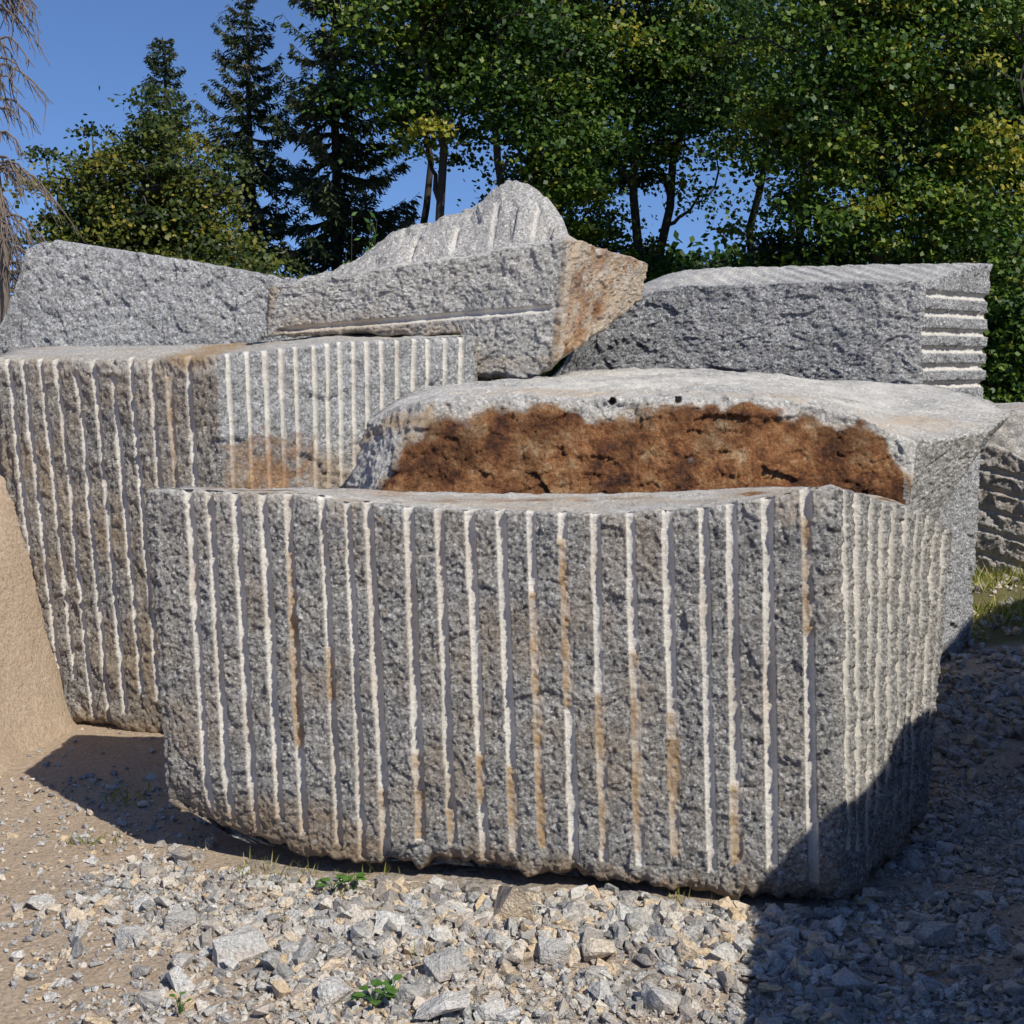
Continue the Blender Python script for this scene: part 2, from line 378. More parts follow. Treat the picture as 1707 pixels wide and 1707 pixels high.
# ---- C
zC=lambda x,y: np.interp(x,[-3.05,-2.86,-2.78,-2.64,-2.5,-1.75,-1.3,-1.1],[1.45,1.60,1.72,2.09,2.125,2.01,1.93,1.90])+.034*np.abs(np.sin(x*math.pi/.09))
block("granite_block","rough bluish granite slab with scalloped top edge",[(-3.05,7.8),(-1.1,7.72),(-1.1,8.5),(-3.0,8.5)],[(-3.05,7.72),(-1.1,7.66),(-1.1,8.5),(-3.0,8.5)],
      [.006,.03,.05,.03],zC,lambda x,y:-.03+0*x,.009,M_BLUE,31,amp=.45,fine=1.2,er=.005,topamp=.12,palebase=.15)

# ---- D : peaked block resting on B
D0=(-1.10,6.42);D1=(.24,6.02);D2=(.66,6.85)
LD=math.hypot(D1[0]-D0[0],D1[1]-D0[1]);dD=((D1[0]-D0[0])/LD,(D1[1]-D0[1])/LD);nD=(-dD[1],dD[0])
rx=[-1.2,-.80,-.70,-.60,-.50,-.36,-.31,-.19,-.13,-.09,-.05,.02,.08,.12,.15,.19,.22,.25,.62];rz=[1.86,1.93,1.985,2.05,2.115,2.145,2.175,2.195,2.225,2.27,2.315,2.315,2.295,2.275,2.245,2.20,2.15,2.08,1.98]
GXD=(-.44,-.25,-.08,.10)
def zD(x,y):
    f=((x-D0[0])*dD[0]+(y-D0[1])*dD[1])/LD
    d=(x-D0[0])*nD[0]+(y-D0[1])*nD[1]
    zf=1.865+.19*np.clip(f,0,1.05)
    xr=x*6.35/np.maximum(y,1)
    ridge=np.interp(xr,rx,rz)
    k=np.clip((d-.03)/.20,0,1);k=np.where(k<.5,.62*k/.5,.62+.38*(k-.5)/.5)
    z=zf+(np.maximum(ridge,zf)-zf)*k*(x<.5)+(.026*facet2(x*1.3,y,6,901)+.014*facet2(x,y,13,902))*sstep(.03,.08,d)*(x<.25)
    z=np.where(x>.25,np.interp(x,[.25,.66],[2.06,1.985]),z)
    for gx in GXD:
        c=gx+.25*(d-.1); dd=np.abs(x-c); z=z-.020*np.sqrt(np.clip(1-(dd/.015)**2,0,1))*sstep(.04,.08,d)*(1-sstep(.16,.2,d))
    return z
def zbD(x,y): return np.interp(x,[-1.2,-.22,-.16,.05,.17,.22,.64],[1.655,1.655,1.47,1.465,1.50,1.55,1.82])
def maskD(s,q,V,p,d,r):
    n=fbm(V[:,0],V[:,1],V[:,2],5,4,29)
    r=np.where(s==1,np.clip(.28+n*.8,0,.7)*sstep(0,.06,q),r);p=np.where(s==1,.6,p);d=np.where(s==1,.7,d)
    edge=(s==0)&(q>LD-.03);d=np.where(edge,np.clip(.5+n*.8,0,1),d)
    low=(s==0)&(V[:,2]<1.56);d=np.where(low,np.clip(.35+n,0,.7),d)
    lf=(s==0)&(q<.05);d=np.where(lf,np.clip(.4+n*1.5,0,1),d)
    c=(s==-1);x=V[:,0]
    dd=(V[:,0]-D0[0])*nD[0]+(V[:,1]-D0[1])*nD[1]
    for gx in GXD:
        m=c&(np.abs(x-gx-.25*(dd-.1))<.011)&(dd<.17);p=np.where(m,.65,p)
    p=np.where(c&(dd<.035)&(V[:,2]>1.8),.8,p)
    r=np.where(c&(x>.3),np.clip(.3+n,0,1),r)
    return p,d,r
zl=lambda q:1.665+.105*q/LD
block("granite_block","pale peaked granite block with rusty side resting on another block",[D0,D1,D2,(-.2,7.2),(-1.1,6.95)],[(-1.12,6.42),(.20,6.03),(.62,6.82),(-.2,7.15),(-1.1,6.95)],
      [.006,.008,.03,.03,.03],zD,zbD,.007,M_PALE,41,hgrooves=[(0,zl,.016,.1,LD-.06)],maskfn=maskD,
      dispfn=lambda S,Q,z,X,Y:(S==0)*.03*sstep(.0,.02,zl(Q)-z),nring=90,amp=.42,fine=.85,topamp=.6,er=.006,eb=.02,palebase=.25,basedirt=.5,cr=.015)

# ---- E
E0=(.14,7.34);E1=(1.95,6.75);E2=(2.45,7.28)
LE=math.hypot(E1[0]-E0[0],E1[1]-E0[1]);dE=((E1[0]-E0[0])/LE,(E1[1]-E0[1])/LE);nE=(-dE[1],dE[0])
def zE(x,y):
    d=(x-E0[0])*nE[0]+(y-E0[1])*nE[1]
    z=np.interp(x,[.1,.24,.32,.40,.48,.66,.85,1.3,1.95],[1.36,1.42,1.55,1.74,1.83,1.86,1.89,1.90,1.905])+.10*sstep(0,.6,d)*sstep(.5,1.0,x)
    k=((x*.9+y*.25)/.085);fr=np.abs(k-np.round(k))*.085
    return z-.020*np.sqrt(np.clip(1-(fr/.022)**2,0,1))*(x>.7)*sstep(.0,.06,d)
HE=[(s_,(lambda q,zz=zz:zz-.02*q) if s_==1 else (lambda q,zz=zz:zz-.015+0*q),.018,.03 if s_==1 else -1,9) for zz in (1.845,1.755,1.665,1.58,1.495,1.41) for s_ in (1,2)]
def maskE(s,q,V,p,d,r):
    c=(s==-1)&(V[:,2]>1)
    k=((V[:,0]*.9+V[:,1]*.25)/.085);fr=np.abs(k-np.round(k))*.085
    p=np.where(c,np.where(fr<.02,.85,.45),p);p=np.where(c&(V[:,0]<.7),.1,p)
    p=np.where((s==0)&(V[:,0]>1.75)&(p<.3),.15,p);p=np.where((s==1)&(p<.3),.05,p)
    return p,d,r
block("granite_block","rough dark grey granite block with horizontal drill grooves on one end",[E0,E1,E2,(2.35,8.0),(.5,8.3)],[(.12,7.28),(1.93,6.75),(2.42,7.28),(2.3,8.0),(.4,8.3)],
      [.008,.008,.02,.04,.04],zE,lambda x,y:-.03+0*x,.0045,M_DARK,53,hgrooves=HE,maskfn=maskE,amp=.45,fine=.8,topamp=.4,nring=60,er=.008,hpale=.75,cr=.015)

# ---- F : rusty faced boulder slab
F_top=[(-.56,5.46),(-.34,5.24),(1.44,4.98),(1.78,5.2),(2.06,5.78),(1.92,6.5),(.35,6.6),(.12,6.0),(-.42,5.74)]
F_bot=[(-.62,5.34),(-.44,5.17),(1.22,5.02),(1.05,5.25),(.85,5.7),(.90,6.3),(.35,6.5),(.1,5.95),(-.5,5.72)]
LF0=math.hypot(.22,.22)
def zF(x,y):
    b=np.interp(x,[-.6,-.45,-.3,0,.9,1.2,1.44,1.8,2.1],[1.30,1.39,1.43,1.445,1.45,1.41,1.345,1.32,1.30])
    z=b+np.interp(y,[4.9,5.3,6.5],[-.03,0,.045])+ .045*sstep(.9,1.6,x)*sstep(5.5,6.3,y)+.02*sstep(1.2,1.6,x)*sstep(5.2,5.6,y)
    return z-.03*sstep(1.0,1.5,x)*(1-sstep(5.0,5.25,y))
def maskF(s,q,V,p,d,r):
    n=fbm(V[:,0],V[:,1],V[:,2],6,4,39);n2=vnoise(V[:,0]*7,0*V[:,0],0*V[:,0],77);n3=vnoise(V[:,0]*25,V[:,2]*25,0*V[:,0],78)
    zt=zF(V[:,0],V[:,1]);h=zt-V[:,2]
    rim=.03+.035*n2+.025*n3+.05*np.exp(-((V[:,0]-.28)/.09)**2)+.13*sstep(1.22,1.44,V[:,0])
    m=(s==1);m0=(s==0)
    u=np.where(m,q,q-LF0)+.45*(h-.13)+.03*n3
    r=np.where(m|m0,sstep(-.03,.04,h-rim)*np.clip(.95+n*.5,0,1)*sstep(-.02,.04,u),r)
    r=np.where(m&(V[:,0]>1.38),r*.4,r)
    bd=np.exp(-((h-rim-.02)/.03)**2)+np.exp(-(u/.03)**2);d=np.where((m|m0)&(h>.02),np.maximum(d,.8*np.clip(bd,0,1)),d)
    p=np.where((m|m0)&(r<.3),.45,p);c=(s==-1)&(V[:,2]>1);p=np.where(c,np.clip(.55+n*.5,0,.85),p)
    d=np.where(c&(V[:,1]<5.4),np.clip(n*1.3+.1,0,.6),d)
    p=np.where(s>1,.15,p)
    return p,d,r
def dispF(S,Q,z,X,Y):
    h=zF(X,Y)-z
    wq=Q+.02*vnoise(Q*8,z*8,0,6)
    a=.008*vnoise(Q*3.5,z*4.5,0,5)+.014*facet2(wq,z*1.5,5,88)+.009*facet2(wq,z*1.3,13,89)
    return np.where((S==1)|(S==0),a*sstep(.0,.05,h)+.13*np.clip(h/.40,0,1),0)
hl=[(1,qpx(1020,F_top[1],F_top[2]),1.42,.013),(1,qpx(1128,F_top[1],F_top[2]),1.425,.013)]
block("granite_block","broad granite boulder with pale top and rust brown broken face",F_top,F_bot,[.006,.005,.008,.01,.03,.03,.03,.03,.015],zF,lambda x,y:.0+0*x,.006,M_PALE,67,
      holes=hl,maskfn=maskF,dispfn=dispF,amp=.25,fine=.9,topamp=.6,gamma=1.0,er=.006,nring=50,cr=.02)

# ---- small blocks behind
HG=[(0,(lambda q,zz=zz:zz-.22*q),.018,-1,9) for zz in (.86,.74,.60,.47,.31)]+[(1,(lambda q,zz=zz:zz-.22*q),.018,-1,9) for zz in (.72,.60,.48,.33)]
def maskG(s,q,V,p,d,r):
    n=fbm(V[:,0],V[:,1],V[:,2],3,3,5);return np.maximum(p*.8,.3),np.maximum(d,np.clip(.25+n,0,.7)),r
block("granite_block","weathered granite block with slanting grooves in grass",[(2.72,8.75),(3.3,8.45),(4.9,8.9),(4.6,9.6),(3.0,9.6)],[(2.86,8.8),(3.35,8.5),(4.9,8.9),(4.6,9.6),(3.0,9.6)],
      [.010,.012,.05,.05,.05],lambda x,y:.90-.22*(x-3)+.05*np.sin(x*9),lambda x,y:-.04+0*x,.010,M_PALE,71,hgrooves=HG,maskfn=maskG,amp=.8,fine=1.0,cr=.06)
block("granite_block","pale granite block lying behind a grooved one",[(3.12,10.0),(5.2,9.9),(5.2,10.9),(3.15,10.9)],[(3.15,10.0),(5.2,9.9),(5.2,10.9),(3.2,10.9)],
      [.02,.05,.05,.05],lambda x,y:1.12+.03*np.sin(x*3),lambda x,y:-.04+0*x,.02,M_PALE,73,maskfn=maskG,amp=1.2)
# ---- added unseen block, top shaped to cast the shadow on rubble and block corner
ca,sa=SUN_AZ[1]*-1,SUN_AZ[0]
def uw(u,w): return (ca*u-sa*w,sa*u+ca*w)
W0=1.0
spt=[(.59,3.47,0),(.70,4.15,0),(.99,4.25,.16),(1.158,4.4,.36),(1.47,4.75,.38),(2.4,7.66,0)]
ul=[];zlh=[]
for (x_,y_,z_) in spt:
    u_=ca*x_+sa*y_;w_=-sa*x_+ca*y_+z_/math.tan(SUN_EL);ul.append(u_);zlh.append((w_-W0)*math.tan(SUN_EL)-.02)
ul=[2.25]+ul+[8.2];zlh=[zlh[0]-.35]+zlh+[zlh[-1]+.1]
def zS(x,y): return np.interp(ca*x+sa*y,ul,zlh)
sp=[uw(2.3,.2),uw(7.8,.2),uw(7.8,W0),uw(2.3,W0)]
block("granite_block","added out-of-view shadow caster shaped as a tall granite block",sp,sp,[.05,.05,.02,.05],zS,lambda x,y:-.03+0*x,.03,M_FRONT,81,amp=.8,topamp=.6)

# ------------------------------------------------------------------ ground
xs=np.concatenate([[-400,-200,-100,-50,-25,-14,-9,-6],np.arange(-4.6,5.6,.035),[7,10,16,28,55,110,220,400]])
ys=np.concatenate([[-60,-20,-8,-3,0,1.5],np.arange(2.6,9.5,.035),[10,11,13,16,20,28,45,90,180,400]])
GX,GY=np.meshgrid(xs,ys,indexing='ij')
def gh(x,y):
    near=sstep(12,8,np.abs(y))
    h=(.018*fbm(x,y,0,1.6,4,3)+.006*fbm(x,y,0,14,3,4))*near
    h=h+.03*np.exp(-((x-.15)/.6)**2-((y-3.74)/.17)**2)-.018
    h=h+.16*sstep(1.9,3.2,x)*sstep(6.6,8.2,y)
    return h
def gravelmask(x,y):
    n=fbm(x,y,0,1.5,4,8)
    d=x+.78+(y-3.2)*.30
    m=sstep(-.35,.45,d+n*.9)*(1-sstep(4.5,5.0,y)*(x<0))
    return np.clip(m,0,1)
GZ=gh(GX,GY)
V=np.stack([GX,GY,GZ],2).reshape(-1,3);ny=len(ys)
i=(np.arange(len(xs)-1)*ny)[:,None]+np.arange(ny-1)[None,:]
Q=np.stack([i,i+ny,i+ny+1,i+1],2).reshape(-1,4)
gm=gravelmask(GX,GY);grm=np.clip(sstep(6.8,7.7,GY+fbm(GX,GY,0,2,3,5)*.8)*sstep(1.5,2.6,GX)+sstep(10,13,GY),0,1)
g=mk("ground",V,Q,None,True,M_SOIL,dict(gravel=gm.ravel(),grass=grm.ravel()));g["kind"]="structure"
xs2=np.arange(-7,-1.7,.025);ys2=np.arange(4.4,8.6,.03);PX,PY=np.meshgrid(xs2,ys2,indexing='ij')
pr=np.clip(1-np.abs(PY-6.55)/1.85,0,1)
ph=1.62*pr**1.15*sstep(-1.86,-2.24,PX+.10*fbm(PX,PY,0,2.2,4,2)+.05*(1-pr))*sstep(-7,-5.5,PX)
ph=ph+(.09*fbm(PX,PY,0,2.6,5,6)+.02*fbm(PX,PY,0,16,3,16))*sstep(0,.25,ph)-.03+gh(PX,PY)*.5
V=np.stack([PX,PY,ph],2).reshape(-1,3);ny=len(ys2)
i=(np.arange(len(xs2)-1)*ny)[:,None]+np.arange(ny-1)[None,:]
sp_=mk("sand_pile",V,np.stack([i,i+ny,i+ny+1,i+1],2).reshape(-1,4),None,True,M_SOIL,dict(gravel=np.zeros(len(V)),grass=np.zeros(len(V))))
tag(sp_,"heap of pale tan sand against a granite block","sand heap")

# ------------------------------------------------------------------ rubble
import bmesh
def template(seed,n=11):
    r=random.Random(seed);bm=bmesh.new()
    for k in range(n):
        v=Vector((r.uniform(-1,1),r.uniform(-1,1),r.uniform(-1,1)));m=max(abs(v.x),abs(v.y),abs(v.z));v=v/m*r.uniform(.75,1)
        bm.verts.new(v)
    bmesh.ops.convex_hull(bm,input=bm.verts)
    bmesh.ops.triangulate(bm,faces=bm.faces)
    loose=[v for v in bm.verts if not v.link_faces];bmesh.ops.delete(bm,geom=loose,context='VERTS')
    bm.verts.index_update();V=np.array([v.co[:] for v in bm.verts]);T=np.array([[v.index for v in f.verts] for f in bm.faces]);bm.free();return V,T
tmpl=[template(s) for s in range(14)]
rs=np.random.RandomState(5)
def rotm(n,tilt=.5):
    a=rs.rand(n)*6.283;b=rs.randn(n)*tilt;c=rs.randn(n)*tilt
    ca,sa,cb,sb,cc,sc=np.cos(a),np.sin(a),np.cos(b),np.sin(b),np.cos(c),np.sin(c)
    Z=np.zeros(n);O=np.ones(n)
    Rz=np.stack([ca,-sa,Z,sa,ca,Z,Z,Z,O],1).reshape(n,3,3);Rx=np.stack([O,Z,Z,Z,cb,-sb,Z,sb,cb],1).reshape(n,3,3);Ry=np.stack([cc,Z,sc,Z,O,Z,-sc,Z,cc],1).reshape(n,3,3)
    return Rz@Rx@Ry
def inA(x,y):
    return (x>-1.0)&(x<1.35)&(y>4.30-.185*(x+1.1))&(y<4.9)&~((x>.92)&(y<4.05+(x-.92)*1.1))
def stones(N,smin,smax,power,xr,yr,dens):
    x=rs.uniform(*xr,N);y=rs.uniform(*yr,N)
    k=(rs.rand(N)<dens(x,y))&~inA(x,y);x=x[k];y=y[k];n=len(x)
    s=smin*(smax/smin)**(rs.rand(n)**power)
    return x,y,s
def dens1(x,y): 
    b=gravelmask(x,y);return np.clip(b*(.68+1.5*fbm(x,y,0,2.6,3,12))+.02,0,1)*np.where((y>7.2)&(x>1.8),.3,1)
def densb(x,y):
    yf=4.35-.2*(x+1.13);return np.exp(-((y-(yf-.24))/.20)**2)*sstep(-.8,-.2,x)*sstep(1.2,.8,x)
sets=[stones(60000,.004,.012,1.1,(-2.0,2.6),(3.0,5.2),lambda x,y:np.clip(dens1(x,y)+.09,0,1)),
      stones(20000,.009,.024,1.5,(-2.0,2.6),(3.0,5.2),dens1),
      stones(2500,.018,.042,1.7,(-1.6,2.6),(3.0,5.2),lambda x,y:dens1(x,y)*.8),
      stones(4500,.014,.038,1.3,(-.8,1.2),(3.3,4.5),densb),
      stones(8000,.012,.04,1.8,(1.2,3.8),(5.2,8.6),dens1),
      stones(1500,.006,.020,1.5,(-2.4,-1.1),(3.2,6.0),lambda x,y:.16+0*x)]
Vs=[];Ts=[];tn=[];off=0
for x,y,s in sets:
    n=len(x);ti=rs.randint(0,len(tmpl),n)
    sc=np.stack([s*rs.uniform(.8,1.35,n),s*rs.uniform(.6,1.0,n),s*rs.uniform(.4,.85,n)],1)
    R=rotm(n,.5);z=gh(x,y)+sc[:,2]*rs.uniform(.1,.8,n);tin=rs.rand(n)
    for k in range(len(tmpl)):
        m=np.where(ti==k)[0]
        if len(m)==0: continue
        TV,TT=tmpl[k]
        v=TV[None]*sc[m][:,None,:];v=np.einsum('nij,nkj->nki',R[m],v)+np.stack([x[m],y[m],z[m]],1)[:,None,:]
        Vs.append(v.reshape(-1,3));Ts.append((TT[None]+(off+np.arange(len(m))*len(TV))[:,None,None]).reshape(-1,3));tn.append(np.repeat(tin[m],len(TV)));off+=len(m)*len(TV)
gr=mk("gravel",np.concatenate(Vs),None,np.concatenate(Ts),False,M_RUB,dict(tint=np.concatenate(tn)));gr["kind"]="stuff"
def rock(px,py,w,h,tint,lab,seed):
    x,y=gp(px,py);sc=y/F_PX/.95*.5
    bm=bmesh.new();r=random.Random(seed)
    for k in range(15):
        v=Vector((r.uniform(-1,1),r.uniform(-1,1),r.uniform(-1,1)));m=max(abs(v.x),abs(v.y),abs(v.z));bm.verts.new(v/m*r.uniform(.8,1))
    bmesh.ops.convex_hull(bm,input=bm.verts);bmesh.ops.triangulate(bm,faces=bm.faces)
    bmesh.ops.delete(bm,geom=[v for v in bm.verts if not v.link_faces],context='VERTS')
    bmesh.ops.subdivide_edges(bm,edges=bm.edges,cuts=3,use_grid_fill=True)
    bmesh.ops.triangulate(bm,faces=bm.faces)
    bm.verts.index_update();V=np.array([v.co[:] for v in bm.verts]);T=np.array([[v.index for v in f.verts] for f in bm.faces]);bm.free()
    V=V*np.array([w*sc,w*sc*.75,h*sc])
    V+=.006*np.stack([vnoise(V[:,0]*30+seed,V[:,1]*30,V[:,2]*30,q_) for q_ in (1,2,3)],1)
    a=r.uniform(-.4,.4);V=V@np.array([[math.cos(a),math.sin(a),0],[-math.sin(a),math.cos(a),0],[0,0,1]])
    z0=float(gh(np.array([x]),np.array([y]))[0])
    V=V+np.array([x,y,z0+h*sc*.65])
    ob=mk("rock",V,None,T,False,M_RUB,dict(tint=np.full(len(V),tint)),loc=(x,y,z0))
    tag(ob,lab,"rock","loose rocks in the rubble")
RK=[(400,1590,95,55,.55,"flat pale grey rock on sandy gravel"),(858,1530,85,85,.92,"large tan rock leaning near the block"),(745,1620,75,50,.45,"grey angular rock in rubble"),
(560,1660,60,40,.6,"grey angular rock in rubble"),(1000,1600,65,42,.85,"tan broken rock in rubble"),(740,1690,90,50,.75,"pale brown rock half buried in rubble"),
(925,1600,60,42,.5,"grey angular rock in rubble"),(300,1540,60,35,.4,"grey angular rock on sand"),(1100,1670,70,45,.5,"grey angular rock in rubble"),(650,1555,55,38,.7,"pale broken rock in rubble"),
(1060,1560,55,40,.35,"grey angular rock in rubble"),(480,1590,55,35,.6,"pale broken rock in rubble"),(1420,1640,70,45,.4,"grey rock in shadow"),(1560,1560,65,45,.4,"grey rock in shadow"),
(160,1700,50,30,.95,"reddish rock half sunk in sand"),(1200,1600,55,38,.6,"pale broken rock in rubble"),(690,1660,60,45,.3,"dark grey angular rock in rubble"),(820,1690,60,42,.6,"grey angular rock in rubble"),(70,1500,50,20,.7,"flat pale stone on sand"),(220,1560,55,30,.5,"grey angular rock on sand")]
for i_,k in enumerate(RK): rock(*k,seed=100+i_)

# ------------------------------------------------------------------ vegetation
def leaves(C,Nn,L,W,rs_):
    n=len(C);Nn=Nn/(np.linalg.norm(Nn,axis=1)[:,None]+1e-9)
    r=rs_.randn(n,3);a=np.cross(Nn,r);a/=np.linalg.norm(a,axis=1)[:,None]+1e-9;b=np.cross(Nn,a)
    L=np.asarray(L).reshape(-1,1);W=np.asarray(W).reshape(-1,1)
    V=np.stack([C-a*L*.5,C-b*W*.5+a*L*.05,C+a*L*.5,C+b*W*.5+a*L*.05],1).reshape(-1,3)
    return V,np.arange(n*4).reshape(n,4)
def dirleaves(C,D,L,W,rs_):
    D=D/(np.linalg.norm(D,axis=1)[:,None]+1e-9);r=rs_.randn(len(C),3);b=np.cross(D,r);b/=np.linalg.norm(b,axis=1)[:,None]+1e-9
    L=np.asarray(L).reshape(-1,1);W=np.asarray(W).reshape(-1,1)
    V=np.stack([C,C+D*L*.45-b*W*.5,C+D*L,C+D*L*.45+b*W*.5],1).reshape(-1,3)
    return V,np.arange(len(C)*4).reshape(-1,4)
class Tubes:
    def __init__(s): s.V=[];s.Q=[];s.o=0
    def add(s,P,R,n=6):
        P=np.asarray(P,float);R=np.asarray(R,float)
        t=np.gradient(P,axis=0);t/=np.linalg.norm(t,axis=1)[:,None]+1e-9
        ref=np.array([0.31,.95,.05]) if abs(t[0,2])>.6 else np.array([0,0,1.])
        a=np.cross(t,ref);a/=np.linalg.norm(a,axis=1)[:,None]+1e-9;b=np.cross(t,a)
        th=np.arange(n)/n*2*math.pi
        v=P[:,None]+R[:,None,None]*(np.cos(th)[None,:,None]*a[:,None]+np.sin(th)[None,:,None]*b[:,None])
        m=len(P);i=(np.arange(m-1)*n)[:,None]+np.arange(n)[None];j=(np.arange(m-1)*n)[:,None]+(np.arange(n)+1)%n
        s.V.append(v.reshape(-1,3));s.Q.append(np.stack([i,j,j+n,i+n],2).reshape(-1,4)+s.o);s.o+=m*n
    def mesh(s,name,mat,loc): return mk(name,np.concatenate(s.V),np.concatenate(s.Q),None,True,mat,loc=loc)
def wig(p0,p1,n,amp,rs_,sag=0):
    t=np.linspace(0,1,n)[:,None];P=p0*(1-t)+p1*t
    off=np.cumsum(rs_.randn(n,3)*amp,axis=0);off-=off[0];off-=t*off[-1]*.7
    P=P+off;P[:,2]+=sag*4*(t[:,0]*(1-t[:,0]));return P
def assemble(name,loc,trunk,crown,label):
    e=bpy.data.objects.new(name,None);e.location=loc;coll.objects.link(e);e.empty_display_size=.3
    for o in (trunk,crown):
        if o is None: continue
        o.parent=e;o.location=(0,0,0)
    tag(e,label,"tree" if "shrub" not in name else "shrub");return e
def decid(name,label,x,y,h,blobs,seed,leafm,nclump=170,per=130,ls=.12,tr=.16,forks=1,crad=.42,ltint=.0,lean=0.,spread=.9):
    r=np.random.RandomState(seed);base=np.array([x,y,0.]);tb=Tubes()
    w=np.array([b[3]*b[4]*b[5] for b in blobs]);w=w/w.sum()
    cl=[]
    for k in range(nclump):
        b=blobs[r.choice(len(blobs),p=w)];d=r.randn(3);d/=np.linalg.norm(d);rad=r.rand()**.42*r.uniform(.75,1.2)
        cl.append(np.array(b[:3])+d*np.array(b[3:])*rad)
    cl=np.array(cl)
    nodes=[]
    for f in range(forks):
        sp=.0 if forks==1 else spread
        topp=np.array([lean+sp*(f-(forks-1)/2)*1.2,r.randn()*.3,h*.88])
        P=wig(np.zeros(3)+np.array([.12*(f-(forks-1)/2),0,0]),topp,14,.13,r)
        R=np.linspace(tr*(1 if forks==1 else .75),.03,14);R[0]*=1.3
        tb.add(base+P-np.array([0,0,.1]),R,8)
        for a,b_ in zip(P[3:],R[3:]): nodes.append((a,b_))
    nl=max(10,nclump//6)
    sel=cl[r.choice(len(cl),nl,replace=False)]
    for c in sel:
        best=min(nodes[:len(nodes)],key=lambda nd:np.linalg.norm(nd[0]-c)+ (2.5 if nd[0][2]>c[2]-.2 else 0))
        P=wig(best[0],c,8,.10,r,sag=.12);rr=max(.022,best[1]*.6);R=np.linspace(rr,.013,8);tb.add(base+P,R,5)
        for a,b_ in zip(P[2:],R[2:]): nodes.append((a,b_))
    NP=np.array([nd[0] for nd in nodes])
    for c in cl:
        k=np.argmin(np.linalg.norm(NP-c,axis=1)+ (NP[:,2]>c[2]+.3)*1.5);P=wig(NP[k],c,4,.04,r);tb.add(base+P,np.linspace(.014,.006,4),3)
    C=[];tint=[]
    for c in cl:
        n=int(per*r.uniform(.3,1.7));s=crad*r.uniform(.5,1.45)
        p=r.randn(n,3)*np.array([s,s,s*.38])
        p[:,2]-=.25*np.hypot(p[:,0],p[:,1])
        C.append(c+p);tint.append(np.clip(r.normal(.42+ltint,.19)+r.randn(n)*.11,0,1))
    C=np.concatenate(C);tint=np.concatenate(tint)
    C[:,2]=np.maximum(C[:,2],.05)
    Nn=r.randn(len(C),3)*.7+np.array([.2,-.45,.75])
    L=ls*r.uniform(.6,1.3,len(C));V,Q=leaves(base+C,Nn,L,L*.8,r)
    loc=tuple(base);t=tb.mesh("trunk",BARK,loc);c=mk("crown",V,Q,None,False,leafm,dict(tint=np.repeat(tint,4)),loc=loc)
    assemble(name,loc,t,c,label)
def X(px,Y): return (px-CX)/F_PX*Y/1.02
def spruce(x,y,h,Rm,z0,seed,label,tint=.35,dens=1.0,sp=1.0):
    r=np.random.RandomState(seed);base=np.array([x,y,0.]);tb=Tubes()
    P=np.array([[r.randn()*.02,r.randn()*.02,z] for z in np.linspace(-.1,h,14)]);tb.add(base+P,np.linspace(.13,.012,14),7)
    C=[];D=[];Ls=[];tn=[]
    z=z0
    while z<h-.05:
        f=(h-z)/(h-z0);nb=r.randint(4,7)
        for k in range(nb):
            a=r.rand()*6.283;L=Rm*(f**.62)*r.uniform(.45,1.3)+.08
            u=np.array([math.cos(a),math.sin(a),0]);m=10;t=np.linspace(0,1,m)
            up=r.uniform(.0,.25)-(.45*f)
            Z=z+L*(up*t+.28*t**2.5-.12*np.sin(t*3))
            B=np.stack([u[0]*L*t,u[1]*L*t,Z],1);tb.add(base+B,np.linspace(.022*f+.006,.004,m),3)
            cnt=int((34*L+10)*dens)
            tt=r.rand(cnt)**.75;pos=np.stack([np.interp(tt,t,B[:,i]) for i in range(3)],1)
            side=np.cross(u,[0,0,1.]);sg=np.sign(r.randn(cnt))[:,None]
            d=side*sg*r.uniform(.3,1,(cnt,1))+u*r.uniform(.3,1.0,(cnt,1))+np.array([0,0,-1])*r.uniform(.05,.9,(cnt,1))
            ll=(.08+.25*L/Rm*(1-tt*.5)*f**.3)*r.uniform(.6,1.2,cnt)
            C.append(pos);D.append(d);Ls.append(ll);tn.append(np.clip(r.normal(tint,.12)+r.randn(cnt)*.13,0,1))
            dn=d/np.linalg.norm(d,axis=1)[:,None]
            for q_ in (.35,.7):
                C.append(pos+dn*ll[:,None]*q_);D.append(dn+r.randn(cnt,3)*.55+np.array([0,0,-.3]));Ls.append(ll*.55);tn.append(tn[-1])
        z+=r.uniform(.11,.2)*(.6+.6*f)*sp
    C=np.concatenate(C);D=np.concatenate(D);L=np.concatenate(Ls);tn=np.concatenate(tn)
    V,Q=dirleaves(base+C,D,L,L*.17+.014,r);loc=tuple(base)
    assemble("spruce_tree",loc,tb.mesh("trunk",BARK,loc),mk("crown",V,Q,None,False,L_SPR,dict(tint=np.repeat(tn,4)),loc=loc),label)

spruce(X(280,25),25,zy(62,25),1.05,.6,1,"dark green spruce with pointed tip beside a yellowing tree",.45,1.15,1.05)
spruce(X(420,24),24,zy(-25,24),1.30,.6,2,"tall sparse spruce with drooping branches",.55,1.2,1.05)
spruce(X(560,22.5),22.5,9.0,1.35,.6,3,"tall dense dark spruce beside a maple",.5,1.3,.95)
decid("broadleaf_tree","bushy yellow green tree in front of a spruce",X(245,20),20,4.9,[(-.2,0,2.8,1.2,1.0,1.5),(.35,0,3.9,.75,.7,1.0),(-.85,0,3.3,.7,.7,.9),(.8,0,2.6,.7,.8,1.1)],21,L_YEL,250,150,.072,.09,crad=.22,ltint=.02)
decid("shrub","low yellow green shrub behind a granite block",X(130,18),18,2.5,[(0,0,1.7,.9,.8,.65)],22,L_YEL,60,120,.072,.05,crad=.22,ltint=-.05)
